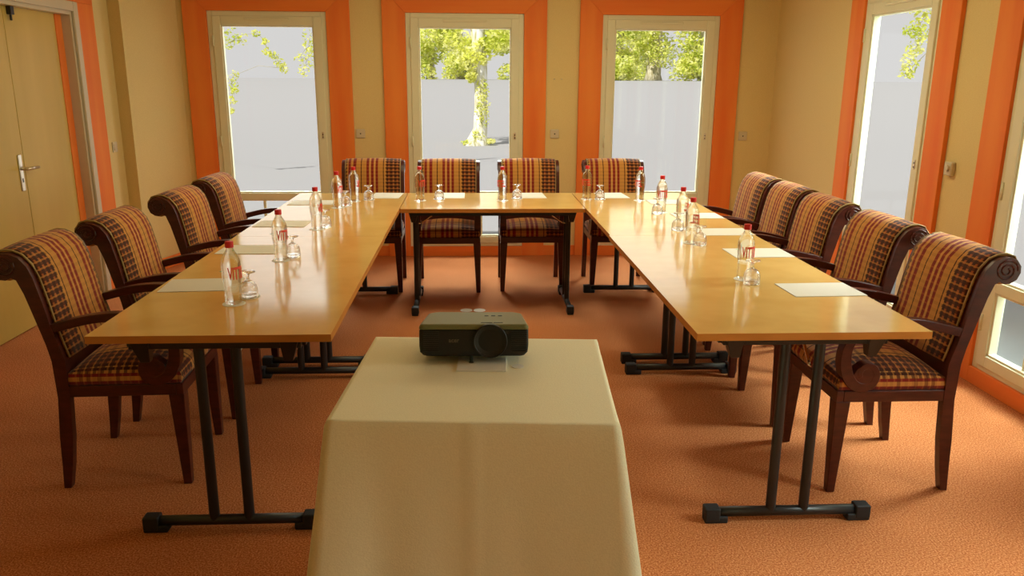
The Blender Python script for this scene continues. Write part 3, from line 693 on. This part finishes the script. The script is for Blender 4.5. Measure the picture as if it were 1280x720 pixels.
def projector():
    r = empty('projector', (.0055, 2.142, .8006), math.radians(-1.5)); tag(r, 'black projector with round lens standing on the white cloth', 'projector')
    W, DP, h0, h1 = .1545, .200, .026, .119
    tilt = Matrix.Rotation(math.radians(-5.8), 4, 'X')
    def P(bm):
        bmesh.ops.transform(bm, matrix=Matrix.Translation((0, 0, h0)) @ tilt, verts=bm.verts); return bm
    H = h1-h0
    bm = bmesh.new()                                     # body: rounded plan, chamfered underside
    def plan(inset, z, front=0):
        c = .022
        w_ = W-inset; y0 = inset*.6+front; y1 = DP-inset
        return [(-w_+c*.5, y0, z), (w_-c*.5, y0, z), (w_, y0+c*.35, z), (w_-.012, y1-c, z), (w_-.012-c, y1, z), (-w_+.012+c, y1, z), (-w_+.012, y1-c, z), (-w_, y0+c*.35, z)]
    def skin(levels):
        rs = [[bm.verts.new(p) for p in L_] for L_ in levels]
        for A, B in zip(rs, rs[1:]):
            for i in range(8): bm.faces.new((A[i], A[(i+1) % 8], B[(i+1) % 8], B[i]))
        bm.faces.new(rs[0]); bm.faces.new(rs[-1])
    skin([plan(.012, 0), plan(.002, .012), plan(0, .03), plan(0, H-.016)])
    body = obj('body', P(bm), M['proj_front'], r, bevel=.003)
    bm = bmesh.new(); skin([plan(-.001, H-.016), plan(.0, H-.006), plan(.006, H)])
    top = obj('top_shell', P(bm), M['proj_top'], r, bevel=.004)
    bm = bmesh.new()
    for k, (a, b) in enumerate(((.020, .052), (.056, .082))): box(bm, a, b, .022, .026, H-.001, H+.0012)
    obj('slot', P(bm), M['dark'], top)
    bm = bmesh.new()
    for a in (.035, .055, .075): box(bm, a-.006, a+.006, .125, .133, H-.001, H+.0015)
    obj('button', P(bm), M['dark'], top, bevel=.0005)
    # grille fins on the front
    for x0, x1 in ((-.142, -.098), (.105, .150)):
        bm = bmesh.new()
        for k in range(11): z = .014+k*.0056; box(bm, x0, x1, -.0022, .004, z, z+.0026)
        obj('grille', P(bm), M['lens_ring'], r)
    # lens: collar, ring, glass (axis -y)
    def ring(prof, m, name, par):
        bm = bmesh.new(); lathe(bm, prof, 40, cap=False); bmesh.ops.rotate(bm, verts=bm.verts, cent=(0, 0, 0), matrix=Matrix.Rotation(PI/2, 3, 'X'))
        bmesh.ops.translate(bm, verts=bm.verts, vec=(.0465, 0, .046)); return obj(name, P(bm), m, par, smooth=True)
    lr = ring([(.0485, -.01), (.0485, .006), (.0470, .009), (.0445, .009), (.0435, .004)], M['proj_front'], 'lens_collar', r)
    ring([(.0440, .004), (.0400, .003), (.0210, -.006), (.0180, -.006), (.0175, -.001), (.0155, -.001), (.0145, -.008)], M['lens_ring'], 'lens_barrel', lr)
    ring([(.0148, -.008), (.010, -.005), (.005, -.0035), (0, -.003)], M['lens'], 'lens_glass', lr)
    bm = bmesh.new(); cyl(bm, (.113, -.0005, .046), .004, 'y', .003, 14); obj('infrared_sensor', P(bm), M['lens'], r)
    me = text_mesh('acer', .017, .0003, .0004); bm = bmesh.new(); bm.from_mesh(me); bpy.data.meshes.remove(me)
    bmesh.ops.rotate(bm, verts=bm.verts, cent=(0, 0, 0), matrix=Matrix.Rotation(PI/2, 3, 'X')); bmesh.ops.translate(bm, verts=bm.verts, vec=(-.056, -.0006, .047))
    obj('logo', P(bm), M['logo'], r)
    bm = lathe(bmesh.new(), [(0, 0), (.008, 0), (.008, .005), (.0045, .007), (.0045, .030), (0, .030)], 16, c=(-.0075, .012, 0)); obj('front_foot', bm, M['dark'], r, bevel=.0008)
    for x in (-.12, .12):
        bm = lathe(bmesh.new(), [(0, 0), (.007, 0), (.007, .0165), (0, .0165)], 14, c=(x, .165, 0)); obj('rear_foot', bm, M['dark'], r)
        bm = lathe(bmesh.new(), [(0, .021), (.006, .021), (.006, .030), (0, .030)], 14, c=(x, .03, 0)); obj('foot_stub', bm, M['dark'], r)
projector()
o = obj('white_booklet', box(bmesh.new(), -.069, .069, -.052, .052, 0, .005), M['paper'], bevel=.001); o.location = (.036, 2.196, .8006); o.rotation_euler = (0, 0, math.radians(-3)); o.location.y = 2.148
o.location = (.028, 2.140, .8006); tag(o, 'small white booklet lying under the front of the projector', 'booklet')
r = empty('hanging_tag', (.129, 2.128, .8006)); tag(r, 'small round white tag on a string beside the projector front', 'tag')
obj('disc', lathe(bmesh.new(), [(0, 0), (.017, 0), (.017, .0015), (0, .0015)], 24), M['paper'], r)
bm = bmesh.new(); tube(bm, [(0, .004, .001), (.002, .012, .010), (.004, .018, .024)], .0006, 6); obj('string', bm, M['paper'], r)

# ------------------------------------------------------------------ outside: ground, the tree before the middle window, the wood beyond
bm = bmesh.new()
prof = [(7.6, -.15), (14, -.15), (22, -.15), (27, -.10), (34, .35), (42, 1.05), (48, 1.52), (52, 1.64), (60, 1.68), (160, 1.72)]
xs = [-120, -60, -30, -15, 0, 15, 30, 60, 120]
rows = [[bm.verts.new((x, y, z)) for x in xs] for y, z in [(-40, -.15)] + prof]
for A, B in zip(rows, rows[1:]):
    for i in range(len(xs)-1): bm.faces.new((A[i], A[i+1], B[i+1], B[i])).smooth = True
g = obj('lawn_ground', bm, M['ground']); struct(g, 'pale sunlit ground outside the windows', 'ground')

def leaves(bm, blobs, size, rng, n_per):
    """many small leaf blades scattered through the given blobs (centre, radii)"""
    for c, rad in blobs:
        for _ in range(n_per):
            while True:
                p = Vector((rng.uniform(-1, 1), rng.uniform(-1, 1), rng.uniform(-1, 1)))
                if .25 < p.length < 1: break
            p = Vector((p.x*rad[0], p.y*rad[1], p.z*rad[2])) + Vector(c)
            s = size*rng.uniform(.6, 1.3)
            a = Vector((rng.gauss(0, 1), rng.gauss(0, 1), rng.gauss(0, .7))).normalized(); b = a.cross(Vector((rng.gauss(0, 1), rng.gauss(0, 1), rng.gauss(0, 1)))).normalized()
            v = [bm.verts.new(p+a*s), bm.verts.new(p+b*s*.45), bm.verts.new(p-a*s), bm.verts.new(p-b*s*.45)]
            bm.faces.new(v)
    return bm
def trunk(bm, pts, rad, n=14, rough=.08, seed=0):
    tube(bm, pts, rad, n)
    for v in bm.verts: v.co += Vector((v.co.x-pts[0][0], v.co.y-pts[0][1], 0)).normalized()*noise.noise(v.co*3+Vector((seed, 0, 0)))*rough
    return bm
def far_tree(x, y, z, h, r, seed, label, leafkey='leaf_dark', tr=.22, low=.0, n=300, size=.15):
    rng = random.Random(seed); root = empty('leafy_tree', (x, y, z)); tag(root, label, 'tree', 'trees of the wood beyond the ground')
    bm = bmesh.new(); lean = rng.uniform(-.3, .3)
    trunk(bm, [(0, 0, -.15), (lean*.2, 0, .5), (lean*.5, 0, h*.3), (lean, 0, h*.6), (lean*1.2, 0, h*.9)], [tr*1.5, tr*1.1, tr, tr*.7, tr*.25], 10, .06, seed)
    obj('trunk', bm, M['bark'], root, smooth=True)
    blobs = []
    for k in range(26):
        zz = rng.uniform(low, 1)*h; rr = r*(.9-.4*abs(zz/h-.5)); a = rng.uniform(0, 2*PI)
        q = rng.uniform(.2, 1)*rr
        blobs.append(((q*math.cos(a), q*math.sin(a)*.8, max(zz, .25)), (r*.42, r*.36, h*.10)))
    obj('foliage', leaves(bmesh.new(), blobs, size, rng, n), M[leafkey], root)
Zw = 1.62
for k, (x, y, h, r_, lb, lw, tr) in enumerate([(-2.6, 54, 8, 2.1, 'leafy tree left of the trunk outside the middle window', .0, .22), (-.7, 62, 9, 2.0, 'dark trunked tree just left of the ivy trunk outside', .05, .30), (2.9, 56, 8, 1.9, 'leafy tree right of the ivy trunk outside the middle window', .0, .2),
        (9.6, 54, 8, 2.0, 'leafy tree at the left edge of the right back window', .0, .25), (13.6, 61, 10, 2.4, 'thick trunked tree in the middle of the right back window', .12, .50), (15.4, 54.5, 9, 2.2, 'leafy tree at the right edge of the right back window', .02, .2), (13.6, 70, 10, 2.4, 'leafy tree behind the thick trunk outside the right back window', .0, .22)]):
    far_tree(x, y, Zw, h, r_, 20+k, lb, low=lw, tr=tr)
# ivy-clad tree before the middle window
root = empty('ivy_tree', (.20, 22.5, -.15)); tag(root, 'ivy-clad leaning tree trunk standing outside the middle window', 'tree')
bm = bmesh.new(); trunk(bm, [(-.05, 0, -.1), (.0, 0, .12), (.06, 0, .45), (.09, 0, .95), (.10, 0, 1.6), (.06, 0, 2.3), (.0, 0, 3.2), (-.05, 0, 5.0)], [.42, .27, .20, .175, .18, .2, .2, .16], 16, .05, 3)
obj('trunk', bm, M['pale_bark'], root, smooth=True)
rng = random.Random(9)
bl_ = [((-.18, -.1, .08), (.30, .2, .07)), ((.0, -.15, .25), (.2, .14, .22)), ((.12, -.15, .8), (.22, .16, .35)), ((.15, -.15, 1.1), (.2, .16, .3)), ((.12, -.15, 1.5), (.2, .16, .3)), ((.35, -.1, .12), (.15, .15, .07))]
obj('ivy', leaves(bmesh.new(), bl_, .045, rng, 130), M['leaf'], root)
bl_ = [((.15, -.2, 2.5), (.4, .3, .35)), ((-.25, -.2, 2.3), (.35, .3, .3)), ((.45, -.1, 2.75), (.45, .3, .3)), ((-.5, 0, 2.75), (.5, .4, .3)), ((-.15, -.2, 1.85), (.14, .14, .16)), ((.9, .2, 3.0), (.7, .5, .4)), ((-1, .2, 3.3), (.8, .5, .5)), ((0, .3, 3.8), (1.6, 1.2, .8)), ((0, 0, 4.8), (1.6, 1.4, .8))]
obj('foliage', leaves(bmesh.new(), bl_, .085, rng, 170), M['leaf'], root)
# small garden trees whose branches hang before the left window and the far right window
def garden_tree(x, y, h, label, blobs, seed, tp, size=.05, n=90):
    rng = random.Random(seed); root = empty('garden_tree', (x, y, -.15)); tag(root, label, 'tree')
    bm = bmesh.new(); tube(bm, [(0, 0, -.05), (.03, 0, h*.4), (0, .05, h*.8), (.05, 0, h)], [.11, .09, .07, .03], 10)
    q = (0, .03, h*.85)
    for c, rad in blobs:                 # one long limb runs from leaf spray to leaf spray
        m_ = tuple((a_+b_)/2 for a_, b_ in zip(q, c)); L_ = math.dist(q, c)
        tube(bm, [q, (m_[0], m_[1], m_[2]+.12*L_), c], [.005, .004, .003], 6); q = c
    obj('trunk', bm, M['bark'], root, smooth=True)
    obj('foliage', leaves(bmesh.new(), blobs, size, rng, n), M['leaf'], root)
def spots(x, y, z, pts, r): return [((px-x, 0, pz-z), (r*k, r*.9, r*k*.85)) for px, pz, k in pts]
garden_tree(-9.2, 15.5, 3.8, 'garden tree with long branches hanging at the left of the left window', spots(-9.2, 15.5, 0, [(-4.36, 2.53, 1.2), (-4.15, 2.42, 1.2), (-4.42, 2.35, 1.1), (-3.90, 2.54, .6), (-3.74, 2.40, .5), (-3.72, 2.22, .7), (-3.60, 2.15, .7), (-3.50, 2.02, .8), (-3.42, 1.93, .8), (-4.36, 1.79, .9), (-4.40, 1.62, 1.1), (-4.36, 1.52, .6), (-4.43, 1.36, .8), (-4.46, 1.16, .6)], .13) + [((0, 0, 3.5), (1.1, .9, .6)), ((-.5, 0, 2.9), (.8, .7, .5))], 5, None, .035, 42)
garden_tree(-1.9, 15.9, 4.2, 'garden tree with sparse leaves at the right of the left window', spots(-1.9, 15.9, 0, [(-3.00, 2.53, 1.1), (-3.02, 2.34, .9), (-3.20, 2.14, .8), (-3.02, 2.06, 1.1), (-3.16, 1.90, .9), (-2.98, 2.22, .8)], .15) + [((0, 0, 3.9), (.9, .7, .6)), ((.5, 0, 3.6), (.6, .6, .5))], 6, None, .035, 40)
garden_tree(8.9, 12.2, 4.0, 'garden tree hanging before the far right window', spots(8.9, 12.2, 0, [(6.58, 2.85, 1.2), (6.78, 2.80, 1.3), (6.72, 2.62, 1.2), (6.58, 2.50, .9), (6.75, 2.42, 1.0), (6.68, 2.24, 1.0), (6.62, 2.06, 1.1), (6.60, 1.90, .9)], .14) + [((0, 0, 3.7), (1.2, 1.0, .6)), ((-1.4, 0, 3.4), (.8, .7, .4))], 7, None, .04, 60)
